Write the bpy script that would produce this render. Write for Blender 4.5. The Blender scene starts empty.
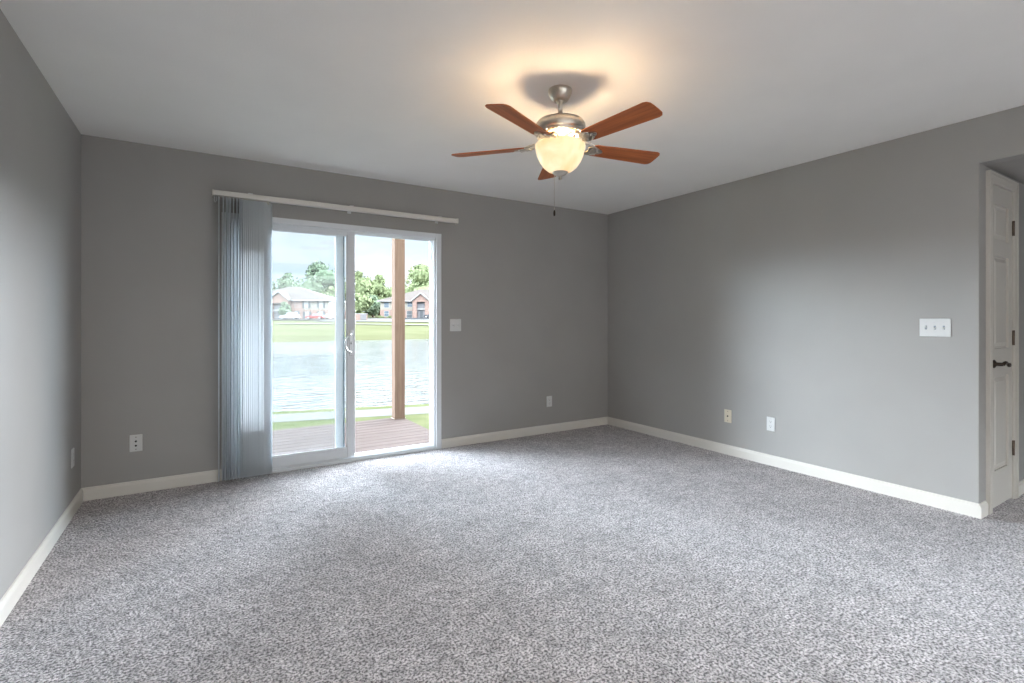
import bpy, bmesh, math, random
from mathutils import Vector, Matrix
random.seed(7)
PI = math.pi
S = bpy.context.scene
COL = S.collection

# ------------------------------------------------------------------ camera
F_PX, HZ, TH = 497.5, 321.4, math.radians(31.98)
CX, CY, CH = 0.679, -4.326, 1.195
cam_d = bpy.data.cameras.new('camera')
cam = bpy.data.objects.new('camera', cam_d)
COL.objects.link(cam)
cam.location = (CX, CY, CH)
cam.rotation_euler = (PI / 2, 0, -TH)
cam_d.sensor_width = 36
cam_d.lens = 36 * F_PX / 1024
cam_d.shift_y = -(341.5 - HZ) / 1024
cam_d.clip_end = 1500
S.camera = cam

# ------------------------------------------------------------------ exposure
S.view_settings.view_transform = 'Standard'
S.view_settings.look = 'None'
S.view_settings.gamma = 1
S.view_settings.use_curve_mapping = False
S.view_settings.exposure = 0.7
S.cycles.max_bounces = 10
S.cycles.diffuse_bounces = 6
S.cycles.transparent_max_bounces = 16
S.cycles.sample_clamp_indirect = 6.0

# ------------------------------------------------------------------ sky
W = bpy.data.worlds.new('sky')
S.world = W
W.use_nodes = True
nt = W.node_tree
for n in list(nt.nodes):
    nt.nodes.remove(n)
out = nt.nodes.new('ShaderNodeOutputWorld')
bg = nt.nodes.new('ShaderNodeBackground')
tc = nt.nodes.new('ShaderNodeTexCoord')
sep = nt.nodes.new('ShaderNodeSeparateXYZ')
nt.links.new(tc.outputs['Generated'], sep.inputs[0])
# dim straight out; bright lobes added above and beside the view to light indoors


def math_node(op, a, b=None, clamp=False):
    n = nt.nodes.new('ShaderNodeMath')
    n.operation = op
    n.use_clamp = clamp
    for i, v in enumerate((a, b)):
        if v is None:
            continue
        if isinstance(v, (int, float)):
            n.inputs[i].default_value = v
        else:
            nt.links.new(v, n.inputs[i])
    return n.outputs[0]


def smooth(v, lo, hi):
    n = nt.nodes.new('ShaderNodeMapRange')
    n.interpolation_type = 'SMOOTHSTEP'
    n.inputs['From Min'].default_value = lo
    n.inputs['From Max'].default_value = hi
    nt.links.new(v, n.inputs['Value'])
    return n.outputs[0]


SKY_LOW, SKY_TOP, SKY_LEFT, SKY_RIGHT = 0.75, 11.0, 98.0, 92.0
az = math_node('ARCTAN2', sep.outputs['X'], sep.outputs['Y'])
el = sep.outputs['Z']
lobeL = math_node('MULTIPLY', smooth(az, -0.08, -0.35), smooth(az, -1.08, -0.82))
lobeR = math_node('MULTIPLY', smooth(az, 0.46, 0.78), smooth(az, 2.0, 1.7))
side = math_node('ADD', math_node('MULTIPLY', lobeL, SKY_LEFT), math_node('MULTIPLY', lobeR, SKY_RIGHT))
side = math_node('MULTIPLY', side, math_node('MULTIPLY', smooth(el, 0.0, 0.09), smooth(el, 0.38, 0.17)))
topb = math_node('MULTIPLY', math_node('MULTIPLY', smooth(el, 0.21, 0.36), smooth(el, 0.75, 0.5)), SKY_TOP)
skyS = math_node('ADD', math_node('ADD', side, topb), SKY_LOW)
# clouds
mp = nt.nodes.new('ShaderNodeMapping')
mp.inputs['Scale'].default_value = (1, 1, 2.6)
nt.links.new(tc.outputs['Generated'], mp.inputs[0])
nz = nt.nodes.new('ShaderNodeTexNoise')
nz.inputs['Scale'].default_value = 4.2
nz.inputs['Detail'].default_value = 6
nt.links.new(mp.outputs[0], nz.inputs['Vector'])
rc = nt.nodes.new('ShaderNodeValToRGB')
rc.color_ramp.elements[0].position = 0.44
rc.color_ramp.elements[0].color = (0.72, 0.87, 1.0, 1)
rc.color_ramp.elements[1].position = 0.62
rc.color_ramp.elements[1].color = (0.93, 0.96, 1.0, 1)
nt.links.new(nz.outputs['Fac'], rc.inputs[0])
nt.links.new(rc.outputs[0], bg.inputs['Color'])
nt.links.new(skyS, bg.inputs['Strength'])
nt.links.new(bg.outputs[0], out.inputs[0])


def lamp(name, kind, loc, rot, energy, color, **kw):
    d = bpy.data.lights.new(name, kind)
    d.energy = energy
    d.color = color
    for k, v in kw.items():
        setattr(d, k, v)
    o = bpy.data.objects.new(name, d)
    o.location = loc
    o.rotation_euler = rot
    COL.objects.link(o)
    return o


# the sun stands high behind the house: the far bank is in sun, the deck in the house's shade
lamp('sun', 'SUN', (0, -10, 20), (math.radians(38), 0, math.radians(-25)), 1.4, (1.0, 0.95, 0.86), angle=0.01)
# added fill light behind the camera, at an invented rear window
lamp('rear_fill', 'AREA', (2.6, -7.10, 1.35), (PI / 2, 0, 0), 13, (1.0, 0.96, 0.90), shape='RECTANGLE', size=3.6, size_y=1.7)
# added overhead fill behind the camera, no fixture modelled
lamp('overhead_fill', 'AREA', (0.55, -5.6, 2.40), (0, 0, 0), 44, (1.0, 0.95, 0.88), shape='RECTANGLE', size=.7, size_y=.7)
# sampling portal for the sky in the patio door opening
pl = lamp('door_portal', 'AREA', (1.70, 0.16, 1.0), (-PI / 2, 0, 0), 1, (1, 1, 1), shape='RECTANGLE', size=1.80, size_y=2.0)
pl.data.cycles.is_portal = True


# ------------------------------------------------------------------ helpers
def at(px, py, depth):
    X = (px - 512) / F_PX * depth
    Z = depth
    return Vector((CX + X * math.cos(TH) + Z * math.sin(TH), CY - X * math.sin(TH) + Z * math.cos(TH),
                   CH + (HZ - py) / F_PX * depth))


def cl(L, d, z):
    """point at lateral offset L and distance d along the view direction"""
    return Vector((CX + L * math.cos(TH) + d * math.sin(TH), CY - L * math.sin(TH) + d * math.cos(TH), z))


class MB:
    def __init__(s):
        s.v = []
        s.f = []
        s.sm = []

    def add(s, vs, fs, smooth=False, M=None):
        b = len(s.v)
        for v in vs:
            v = Vector(v)
            s.v.append(M @ v if M else v)
        for f in fs:
            s.f.append(tuple(b + i for i in f))
            s.sm.append(smooth)
        return s

    def box(s, lo, hi, M=None):
        x0, y0, z0 = lo
        x1, y1, z1 = hi
        vs = [(x0, y0, z0), (x1, y0, z0), (x1, y1, z0), (x0, y1, z0), (x0, y0, z1), (x1, y0, z1), (x1, y1, z1), (x0, y1, z1)]
        return s.add(vs, [(0, 3, 2, 1), (4, 5, 6, 7), (0, 1, 5, 4), (1, 2, 6, 5), (2, 3, 7, 6), (3, 0, 4, 7)], M=M)

    def lathe(s, prof, n=40, M=None, smooth=True, close=False):
        vs = []
        fs = []
        m = len(prof)
        for i in range(n):
            a = 2 * PI * i / n
            for r, z in prof:
                vs.append((r * math.cos(a), r * math.sin(a), z))
        for i in range(n):
            j = (i + 1) % n
            for k in range(m - 1):
                fs.append((i * m + k, j * m + k, j * m + k + 1, i * m + k + 1))
        s.add(vs, fs, smooth, M)
        return s

    def prism(s, poly, z0, z1, M=None, smooth=False):
        n = len(poly)
        vs = [(x, y, z0) for x, y in poly] + [(x, y, z1) for x, y in poly]
        fs = [tuple(range(n - 1, -1, -1)), tuple(range(n, 2 * n))]
        for i in range(n):
            j = (i + 1) % n
            fs.append((i, j, n + j, n + i))
        return s.add(vs, fs, smooth, M)

    def tube(s, pts, r, n=10):
        pts = [Vector(p) for p in pts]
        rs = r if isinstance(r, (list, tuple)) else [r] * len(pts)
        vs = []
        fs = []
        up = Vector((0.123, 0.31, 0.94)).normalized()
        for i, p in enumerate(pts):
            t = (pts[min(i + 1, len(pts) - 1)] - pts[max(i - 1, 0)]).normalized()
            a = t.cross(up)
            if a.length < 1e-3:
                a = t.cross(Vector((1, 0, 0)))
            a.normalize()
            b = t.cross(a)
            for k in range(n):
                q = 2 * PI * k / n
                vs.append(p + (a * math.cos(q) + b * math.sin(q)) * rs[i])
        m = len(pts)
        for i in range(m - 1):
            for k in range(n):
                l = (k + 1) % n
                fs.append((i * n + k, i * n + l, (i + 1) * n + l, (i + 1) * n + k))
        fs.append(tuple(range(n - 1, -1, -1)))
        fs.append(tuple((m - 1) * n + k for k in range(n)))
        return s.add(vs, fs, True)

    def build(s, name, mat, parent=None, bevel=0, seg=2, recalc=True):
        me = bpy.data.meshes.new(name)
        me.from_pydata([tuple(v) for v in s.v], [], s.f)
        me.polygons.foreach_set('use_smooth', s.sm)
        if recalc:
            bm = bmesh.new()
            bm.from_mesh(me)
            bmesh.ops.recalc_face_normals(bm, faces=bm.faces)
            bm.to_mesh(me)
            bm.free()
        me.materials.append(mat)
        o = bpy.data.objects.new(name, me)
        COL.objects.link(o)
        if parent:
            o.parent = parent
        if bevel:
            b = o.modifiers.new('bevel', 'BEVEL')
            b.width = bevel
            b.segments = seg
            b.limit_method = 'ANGLE'
            b.angle_limit = math.radians(35)
        return o


def tag(o, label=None, cat=None, group=None, kind=None):
    if label:
        o['label'] = label
    if cat:
        o['category'] = cat
    if group:
        o['group'] = group
    if kind:
        o['kind'] = kind
    return o


def struct(o, label=None):
    o['kind'] = 'structure'
    if label:
        o['label'] = label
    return o


def empty(name, loc, rz=0, label=None, cat=None, group=None, kind=None):
    o = bpy.data.objects.new(name, None)
    o.location = loc
    o.rotation_euler = (0, 0, rz)
    o.empty_display_size = 0.1
    COL.objects.link(o)
    return tag(o, label, cat, group, kind)


def copy_tree(o, parent=None):
    c = o.copy()
    COL.objects.link(c)
    if parent:
        c.parent = parent
    for ch in list(o.children):
        copy_tree(ch, c)
    return c


# ------------------------------------------------------------------ materials
def mat(name, col, rough=0.6, metal=0.0, spec=0.5, nscale=0, namt=0.0, bump=0.0, bscale=200, bdist=0.002, emit=None, estr=0, trans=0):
    m = bpy.data.materials.new(name)
    m.use_nodes = True
    t = m.node_tree
    p = t.nodes['Principled BSDF']
    p.inputs['Roughness'].default_value = rough
    p.inputs['Metallic'].default_value = metal
    p.inputs['Specular IOR Level'].default_value = spec
    c = (*col, 1)
    p.inputs['Base Color'].default_value = c
    tcn = t.nodes.new('ShaderNodeTexCoord')
    if nscale:
        n = t.nodes.new('ShaderNodeTexNoise')
        n.inputs['Scale'].default_value = nscale
        n.inputs['Detail'].default_value = 4
        t.links.new(tcn.outputs['Object'], n.inputs['Vector'])
        r = t.nodes.new('ShaderNodeValToRGB')
        r.color_ramp.elements[0].position = 0.3
        r.color_ramp.elements[1].position = 0.7
        r.color_ramp.elements[0].color = (*[max(0, x * (1 - namt)) for x in col], 1)
        r.color_ramp.elements[1].color = (*[min(1, x * (1 + namt)) for x in col], 1)
        t.links.new(n.outputs['Fac'], r.inputs[0])
        t.links.new(r.outputs[0], p.inputs['Base Color'])
    if bump:
        n2 = t.nodes.new('ShaderNodeTexNoise')
        n2.inputs['Scale'].default_value = bscale
        n2.inputs['Detail'].default_value = 3
        t.links.new(tcn.outputs['Object'], n2.inputs['Vector'])
        b = t.nodes.new('ShaderNodeBump')
        b.inputs['Strength'].default_value = bump
        b.inputs['Distance'].default_value = bdist
        t.links.new(n2.outputs['Fac'], b.inputs['Height'])
        t.links.new(b.outputs[0], p.inputs['Normal'])
    if emit:
        p.inputs['Emission Color'].default_value = (*emit, 1)
        p.inputs['Emission Strength'].default_value = estr
    return m


M = {}
M['wall'] = mat('grey_paint', (0.338, 0.326, 0.310), 0.55, spec=0.35, nscale=2.0, namt=0.03, bump=0.25, bscale=160)
M['ceil'] = mat('ceiling_paint', (0.84, 0.82, 0.79), 0.9, spec=0.2, nscale=3.0, namt=0.015, bump=0.3, bscale=120)
M['trim'] = mat('trim_paint', (0.64, 0.61, 0.56), 0.4, spec=0.3, nscale=4, namt=0.015)
M['door'] = mat('door_paint', (0.56, 0.53, 0.48), 0.3, spec=0.5, nscale=4, namt=0.015)
M['vinyl'] = mat('white_vinyl', (0.70, 0.72, 0.74), 0.5, spec=0.12, nscale=6, namt=0.01)
M['plastic'] = mat('white_plastic', (0.62, 0.62, 0.61), 0.4, nscale=20, namt=0.01)
M['almond'] = mat('almond_plastic', (0.66, 0.59, 0.46), 0.35, nscale=20, namt=0.01)
M['dark'] = mat('dark_socket', (0.02, 0.02, 0.02), 0.5, nscale=40, namt=0.1)
M['bronze'] = mat('dark_bronze', (0.045, 0.032, 0.024), 0.35, metal=0.8, nscale=60, namt=0.15)
M['hinge'] = mat('hinge_bronze', (0.16, 0.12, 0.09), 0.4, metal=0.8, nscale=60, namt=0.15)
M['nickel'] = mat('brushed_nickel', (0.62, 0.57, 0.50), 0.3, metal=1.0, nscale=80, namt=0.06)
M['alu'] = mat('satin_metal', (0.65, 0.66, 0.67), 0.35, metal=0.9, nscale=80, namt=0.04)
M['seal'] = mat('grey_seal', (0.22, 0.27, 0.31), 0.5, nscale=30, namt=0.05)


def carpet_mat():
    m = bpy.data.materials.new('carpet')
    m.use_nodes = True
    t = m.node_tree
    p = t.nodes['Principled BSDF']
    p.inputs['Roughness'].default_value = 0.95
    p.inputs['Specular IOR Level'].default_value = 0.05
    p.inputs['Sheen Weight'].default_value = 0.25
    p.inputs['Sheen Roughness'].default_value = 0.5
    tcn = t.nodes.new('ShaderNodeTexCoord')

    def noise(scale, detail, rough=0.6):
        n = t.nodes.new('ShaderNodeTexNoise')
        n.inputs['Scale'].default_value = scale
        n.inputs['Detail'].default_value = detail
        n.inputs['Roughness'].default_value = rough
        t.links.new(tcn.outputs['Object'], n.inputs['Vector'])
        return n
    fine = noise(105, 2, 0.65)
    ramp = t.nodes.new('ShaderNodeValToRGB')
    el = ramp.color_ramp.elements
    el[0].position = 0.39
    el[0].color = (0.10, 0.090, 0.091, 1)
    el[1].position = 0.60
    el[1].color = (0.70, 0.655, 0.66, 1)
    k = el.new(0.485)
    k.color = (0.40, 0.372, 0.376, 1)
    t.links.new(fine.outputs['Fac'], ramp.inputs[0])
    # trodden patches, shading of the flattened pile put into the colour
    big = noise(5.5, 7, 0.7)
    rb = t.nodes.new('ShaderNodeValToRGB')
    rb.color_ramp.elements[0].position = 0.35
    rb.color_ramp.elements[0].color = (0.82, 0.82, 0.82, 1)
    rb.color_ramp.elements[1].position = 0.65
    rb.color_ramp.elements[1].color = (1.16, 1.16, 1.16, 1)
    t.links.new(big.outputs['Fac'], rb.inputs[0])
    mx = t.nodes.new('ShaderNodeMix')
    mx.data_type = 'RGBA'
    mx.blend_type = 'MULTIPLY'
    mx.inputs[0].default_value = 1
    t.links.new(ramp.outputs[0], mx.inputs[6])
    t.links.new(rb.outputs[0], mx.inputs[7])
    # finer clumps, darker at random
    clump = noise(26, 5, 0.62)
    rk = t.nodes.new('ShaderNodeValToRGB')
    rk.color_ramp.elements[0].position = 0.36
    rk.color_ramp.elements[0].color = (0.66, 0.65, 0.65, 1)
    rk.color_ramp.elements[1].position = 0.56
    rk.color_ramp.elements[1].color = (1.06, 1.06, 1.06, 1)
    t.links.new(clump.outputs['Fac'], rk.inputs[0])
    mk = t.nodes.new('ShaderNodeMix')
    mk.data_type = 'RGBA'
    mk.blend_type = 'MULTIPLY'
    mk.inputs[0].default_value = 1
    t.links.new(mx.outputs[2], mk.inputs[6])
    t.links.new(rk.outputs[0], mk.inputs[7])
    t.links.new(mk.outputs[2], p.inputs['Base Color'])
    mid = noise(13, 6, 0.7)
    ad = t.nodes.new('ShaderNodeMath')
    ad.operation = 'MULTIPLY_ADD'
    ad.inputs[1].default_value = 2.2
    t.links.new(mid.outputs['Fac'], ad.inputs[0])
    t.links.new(fine.outputs['Fac'], ad.inputs[2])
    b = t.nodes.new('ShaderNodeBump')
    b.inputs['Strength'].default_value = 0.8
    b.inputs['Distance'].default_value = 0.013
    t.links.new(ad.outputs[0], b.inputs['Height'])
    t.links.new(b.outputs[0], p.inputs['Normal'])
    return m


M['carpet'] = carpet_mat()


def glass_mat(name, haze):
    m = bpy.data.materials.new(name)
    m.use_nodes = True
    t = m.node_tree
    for n in list(t.nodes):
        t.nodes.remove(n)
    o = t.nodes.new('ShaderNodeOutputMaterial')
    tr = t.nodes.new('ShaderNodeBsdfTransparent')
    tr.inputs[0].default_value = (0.97, 0.985, 0.99, 1)
    gl = t.nodes.new('ShaderNodeBsdfGlossy')
    gl.inputs['Roughness'].default_value = 0.01
    fr = t.nodes.new('ShaderNodeFresnel')
    fr.inputs[0].default_value = 1.5
    df = t.nodes.new('ShaderNodeBsdfDiffuse')
    df.inputs[0].default_value = (0.85, 0.9, 0.93, 1)
    tl = t.nodes.new('ShaderNodeBsdfTranslucent')
    tl.inputs[0].default_value = (0.85, 0.9, 0.93, 1)
    a = t.nodes.new('ShaderNodeMixShader')
    t.links.new(fr.outputs[0], a.inputs[0])
    t.links.new(tr.outputs[0], a.inputs[1])
    t.links.new(gl.outputs[0], a.inputs[2])
    d2 = t.nodes.new('ShaderNodeMixShader')
    d2.inputs[0].default_value = 0.5
    t.links.new(df.outputs[0], d2.inputs[1])
    t.links.new(tl.outputs[0], d2.inputs[2])
    nzn = t.nodes.new('ShaderNodeTexNoise')
    nzn.inputs['Scale'].default_value = 2.0
    tcn = t.nodes.new('ShaderNodeTexCoord')
    t.links.new(tcn.outputs['Object'], nzn.inputs['Vector'])
    mm = t.nodes.new('ShaderNodeMath')
    mm.operation = 'MULTIPLY'
    mm.inputs[1].default_value = haze * 2
    t.links.new(nzn.outputs['Fac'], mm.inputs[0])
    h = t.nodes.new('ShaderNodeMixShader')
    t.links.new(mm.outputs[0], h.inputs[0])
    t.links.new(a.outputs[0], h.inputs[1])
    t.links.new(d2.outputs[0], h.inputs[2])
    t.links.new(h.outputs[0], o.inputs[0])
    return m


M['glass'] = glass_mat('door_glass', 0.004)


def vane_mat():
    m = bpy.data.materials.new('vane_vinyl')
    m.use_nodes = True
    t = m.node_tree
    p = t.nodes['Principled BSDF']
    p.inputs['Base Color'].default_value = (0.84, 0.86, 0.87, 1)
    p.inputs['Roughness'].default_value = 0.45
    o = t.nodes['Material Output']
    tl = t.nodes.new('ShaderNodeBsdfTranslucent')
    tl.inputs[0].default_value = (0.86, 0.91, 0.95, 1)
    mx = t.nodes.new('ShaderNodeMixShader')
    mx.inputs[0].default_value = 0.5
    t.links.new(p.outputs[0], mx.inputs[1])
    t.links.new(tl.outputs[0], mx.inputs[2])
    t.links.new(mx.outputs[0], o.inputs[0])
    n = t.nodes.new('ShaderNodeTexNoise')
    n.inputs['Scale'].default_value = 300
    tcn = t.nodes.new('ShaderNodeTexCoord')
    t.links.new(tcn.outputs['Object'], n.inputs['Vector'])
    b = t.nodes.new('ShaderNodeBump')
    b.inputs['Strength'].default_value = 0.0
    b.inputs['Distance'].default_value = 0.001
    t.links.new(n.outputs['Fac'], b.inputs['Height'])
    t.links.new(b.outputs[0], p.inputs['Normal'])
    return m


M['vane'] = vane_mat()


def wood_mat(name, c0, c1, scale=(2, 30, 30), rough=0.4, spec=0.5):
    m = bpy.data.materials.new(name)
    m.use_nodes = True
    t = m.node_tree
    p = t.nodes['Principled BSDF']
    p.inputs['Roughness'].default_value = rough
    p.inputs['Specular IOR Level'].default_value = spec
    tcn = t.nodes.new('ShaderNodeTexCoord')
    mpn = t.nodes.new('ShaderNodeMapping')
    mpn.inputs['Scale'].default_value = scale
    n = t.nodes.new('ShaderNodeTexNoise')
    n.inputs['Scale'].default_value = 1.5
    n.inputs['Detail'].default_value = 6
    r = t.nodes.new('ShaderNodeValToRGB')
    r.color_ramp.elements[0].position = 0.3
    r.color_ramp.elements[0].color = (*c0, 1)
    r.color_ramp.elements[1].position = 0.7
    r.color_ramp.elements[1].color = (*c1, 1)
    t.links.new(tcn.outputs['Object'], mpn.inputs[0])
    t.links.new(mpn.outputs[0], n.inputs['Vector'])
    t.links.new(n.outputs['Fac'], r.inputs[0])
    t.links.new(r.outputs[0], p.inputs['Base Color'])
    return m


M['blade'] = wood_mat('cherry_wood', (0.30, 0.075, 0.02), (0.52, 0.15, 0.04), rough=0.35)
M['post'] = wood_mat('post_wood', (0.0918, 0.0593, 0.0420), (0.1224, 0.0823, 0.0612), scale=(30, 30, 2), rough=0.85, spec=0.05)
M['deck'] = wood_mat('deck_wood', (0.074, 0.056, 0.050), (0.096, 0.074, 0.067), scale=(1.2, 14, 14), rough=0.85, spec=0.03)


def bowl_mat():
    m = mat('alabaster_glass', (0.6, 0.5, 0.36), 0.25)
    t = m.node_tree
    p = t.nodes['Principled BSDF']
    tcn = t.nodes.new('ShaderNodeTexCoord')
    n = t.nodes.new('ShaderNodeTexNoise')
    n.inputs['Scale'].default_value = 7
    n.inputs['Detail'].default_value = 3
    n.inputs['Distortion'].default_value = 1.5
    r = t.nodes.new('ShaderNodeValToRGB')
    r.color_ramp.elements[0].position = 0.32
    r.color_ramp.elements[0].color = (1.0, 0.58, 0.24, 1)
    r.color_ramp.elements[1].position = 0.68
    r.color_ramp.elements[1].color = (1.0, 0.86, 0.58, 1)
    t.links.new(tcn.outputs['Object'], n.inputs['Vector'])
    t.links.new(n.outputs['Fac'], r.inputs[0])
    t.links.new(r.outputs[0], p.inputs['Emission Color'])
    p.inputs['Emission Strength'].default_value = 0.58
    return m


M['bowl'] = bowl_mat()
M['bulb'] = mat('lit_bulb', (1, 0.9, 0.7), 0.4, emit=(1.0, 0.62, 0.28), estr=6)

# ------------------------------------------------------------------ room shell
RW, CEIL = 4.692, 2.44          # right wall, ceiling height
WT = 0.15                       # outer wall thickness
RY = -3.264                     # the right wall ends here; a hall opens beside it
REAR = -7.15
HX = 7.4
DX0, DX1, DZ1 = 0.808, 2.593, 2.016   # patio door frame
HALLZ = 2.158

struct(MB().box((-0.15, REAR - .15, -0.20), (HX + .15, 0.0, 0.0)).build('floor', M['carpet']), 'grey speckled cut-pile carpet')
struct(MB().box((-0.15, REAR - .15, CEIL), (HX + .15, WT, CEIL + .3)).build('ceiling', M['ceil']), 'flat white ceiling')
struct(MB().box((-0.15, REAR - .15, 0), (0, WT, CEIL)).build('wall_left', M['wall']), 'grey painted wall on the left')
b = MB()
b.box((0, 0, 0), (DX0, WT, CEIL)).box((DX1, 0, 0), (RW + .11, WT, CEIL)).box((DX0, 0, DZ1), (DX1, WT, CEIL))
struct(b.build('wall_back', M['wall']), 'grey painted wall with the patio door')
b = MB().prism([(0, 0), (0, CEIL), (REAR, CEIL), (REAR, HALLZ), (RY, HALLZ), (RY, 0)], 0, .11, Matrix(((0, 0, 1, RW), (1, 0, 0, 0), (0, 1, 0, 0), (0, 0, 0, 1))))
struct(b.build('wall_right', M['wall'], bevel=0.004), 'grey painted wall on the right')
struct(MB().box((RW + .11, REAR, HALLZ), (HX, RY + .11, CEIL)).build('ceiling_hall', M['wall']))
D2X0, D2X1, D2Z = 4.875, 5.315, 2.065
b = MB().box((RW + .11, RY, 0), (D2X0, RY + .11, HALLZ)).box((D2X1, RY, 0), (HX, RY + .11, HALLZ)).box((D2X0, RY, D2Z), (D2X1, RY + .11, HALLZ))
struct(b.build('wall_hall', M['wall']), 'grey wall of the side hall')
struct(MB().box((HX, REAR, 0), (HX + .15, RY + .11, HALLZ)).build('wall_hall_end', M['wall']))
struct(MB().box((RW + .12, RY + .7, 0), (HX, RY + .75, HALLZ)).build('wall_closet', M['wall']))
b = MB().box((0, REAR - .15, 0), (0.7, REAR, CEIL)).box((4.5, REAR - .15, 0), (HX, REAR, CEIL)).box((0.7, REAR - .15, 0), (4.5, REAR, .45)).box((0.7, REAR - .15, 2.25), (4.5, REAR, CEIL))
struct(b.build('wall_rear', M['wall']))
b = MB()
for x in (0.7, 1.95, 3.2, 4.45):
    b.box((x, REAR - .10, .45), (x + .05, REAR - .04, 2.25))
b.box((0.7, REAR - .10, .45), (4.5, REAR - .04, .5)).box((0.7, REAR - .10, 2.2), (4.5, REAR - .04, 2.25))
struct(b.build('fill_window', M['vinyl']))  # frame of an unseen window added around the rear fill light
# upper storey outside, which keeps the sun off the deck
struct(MB().box((-6, WT - .15, CEIL + .3), (12, WT, 5.4)).build('wall_upper_storey', mat('siding', (0.5, 0.47, 0.42), 0.8, nscale=3, namt=0.05)))


def baseboard(name, p0, p1, nx, ny):
    """moulded board from p0 to p1 with its face towards (nx, ny)"""
    prof = [(0, 0), (0.014, 0), (0.014, 0.062), (0.012, 0.070), (0.008, 0.076), (0.006, 0.084), (0, 0.086)]
    vs = []
    for p in (p0, p1):
        for d, z in prof:
            vs.append((p[0] + nx * d, p[1] + ny * d, z))
    n = len(prof)
    fs = [(i, (i + 1) % n, n + (i + 1) % n, n + i) for i in range(n)] + [tuple(range(n)), tuple(range(2 * n - 1, n - 1, -1))]
    return struct(MB().add(vs, fs).build(name, M['trim']), 'white baseboard')


baseboard('baseboard_left', (0, REAR), (0, 0), 1, 0)
b = baseboard('baseboard_back_left', (0.0, 0), (DX0, 0), 0, -1)
baseboard('baseboard_back_right', (DX1 + .002, 0), (RW, 0), 0, -1)
baseboard('baseboard_right', (RW, 0), (RW, RY), -1, 0)
baseboard('baseboard_hall_left', (RW - .014, RY), (D2X0 - .075, RY), 0, -1)
baseboard('baseboard_hall_right', (D2X1 + .075, RY), (HX, RY), 0, -1)

# ------------------------------------------------------------------ patio door
d1 = empty('door_1', (0, 0, 0), kind='structure')
d1['label'] = 'white sliding glass patio door standing half open'
fw = 0.052
b = MB()
y0, y1 = -0.012, WT + .01
b.box((DX0, y0, 0), (DX0 + fw, y1, DZ1)).box((DX1 - fw, y0, 0), (DX1, y1, DZ1)).box((DX0 + fw, y0, DZ1 - .045), (DX1 - fw, y1, DZ1))
# inner lips of the two tracks along head and jambs
for yy in (0.005, 0.052, 0.10):
    b.box((DX0 + fw, yy, DZ1 - .062), (DX1 - fw, yy + .008, DZ1 - .045))
    b.box((DX1 - fw - .017, yy, .02), (DX1 - fw, yy + .008, DZ1 - .045))
    b.box((DX0 + fw, yy, .02), (DX0 + fw + .017, yy + .008, DZ1 - .045))
b.build('door_frame', M['vinyl'], d1, bevel=0.003)
b = MB().box((DX0 + fw, y0, 0), (DX1 - fw, y1 + .03, .018))
for yy in (0.005, 0.052, 0.10):
    b.box((DX0 + fw, yy, .018), (DX1 - fw, yy + .006, .032))
b.build('sill', M['vinyl'], d1, bevel=0.002)


def panel(name, x0, x1, z0, z1, y0, y1, stile, top, bot, par):
    m = MB()
    m.box((x0, y0, z0), (x0 + stile, y1, z1)).box((x1 - stile, y0, z0), (x1, y1, z1))
    m.box((x0 + stile, y0, z0), (x1 - stile, y1, z0 + bot)).box((x0 + stile, y0, z1 - top), (x1 - stile, y1, z1))
    o = m.build(name, M['vinyl'], par, bevel=0.004)
    g = MB()
    gy = (y0 + y1) / 2
    g.box((x0 + stile - .005, gy - .003, z0 + bot - .005), (x1 - stile + .005, gy + .003, z1 - top + .005))
    g.build('glass_pane', M['glass'], o)
    s = MB()
    for (a, c, e, f) in ((x0 + stile, x0 + stile + .008, z0 + bot, z1 - top), (x1 - stile - .008, x1 - stile, z0 + bot, z1 - top),
                         (x0 + stile, x1 - stile, z0 + bot, z0 + bot + .008), (x0 + stile, x1 - stile, z1 - top - .008, z1 - top)):
        s.box((a, y0 + .004, e), (c, gy - .003, f))
    s.build('glazing_bead', M['vinyl'], o)
    return o


sl = panel('sliding_panel', DX0 + .06, 1.800, .033, DZ1 - .047, 0.014, 0.050, .066, .042, .085, d1)
fx = panel('fixed_panel', DX0 + .055, 1.716, .019, DZ1 - .047, 0.062, 0.098, .060, .040, .075, d1)
# grey weather seal along the interlocking stile of the fixed panel
MB().box((1.709, 0.056, .03), (1.722, 0.104, DZ1 - .05)).build('seal', M['seal'], fx)
# handle on the free stile
hd = MB().box((1.750, 0.006, .90), (1.782, 0.015, 1.12)).build('door_handle', M['alu'], d1, bevel=0.006)
pts = [(1.760 - .055 * math.sin(a), -0.004 - .028 * math.sin(a), 1.01 + .075 * math.cos(a)) for a in [PI * i / 14 for i in range(15)]]
g = MB().tube([(1.762, 0.006, 1.085)] + pts + [(1.762, 0.006, 0.935)], 0.0085)
g.build('grip', M['alu'], hd)
MB().tube([(1.768, 0.008, 1.01), (1.768, -0.012, 1.01)], 0.009).box((1.764, -.02, .995), (1.772, -.010, 1.025)).build('thumb_latch', M['alu'], hd)
# strike plate on the right jamb
MB().box((DX1 - fw - .004, .022, .96), (DX1 - fw + .002, .044, 1.06)).build('strike_plate', M['alu'], d1)

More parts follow.
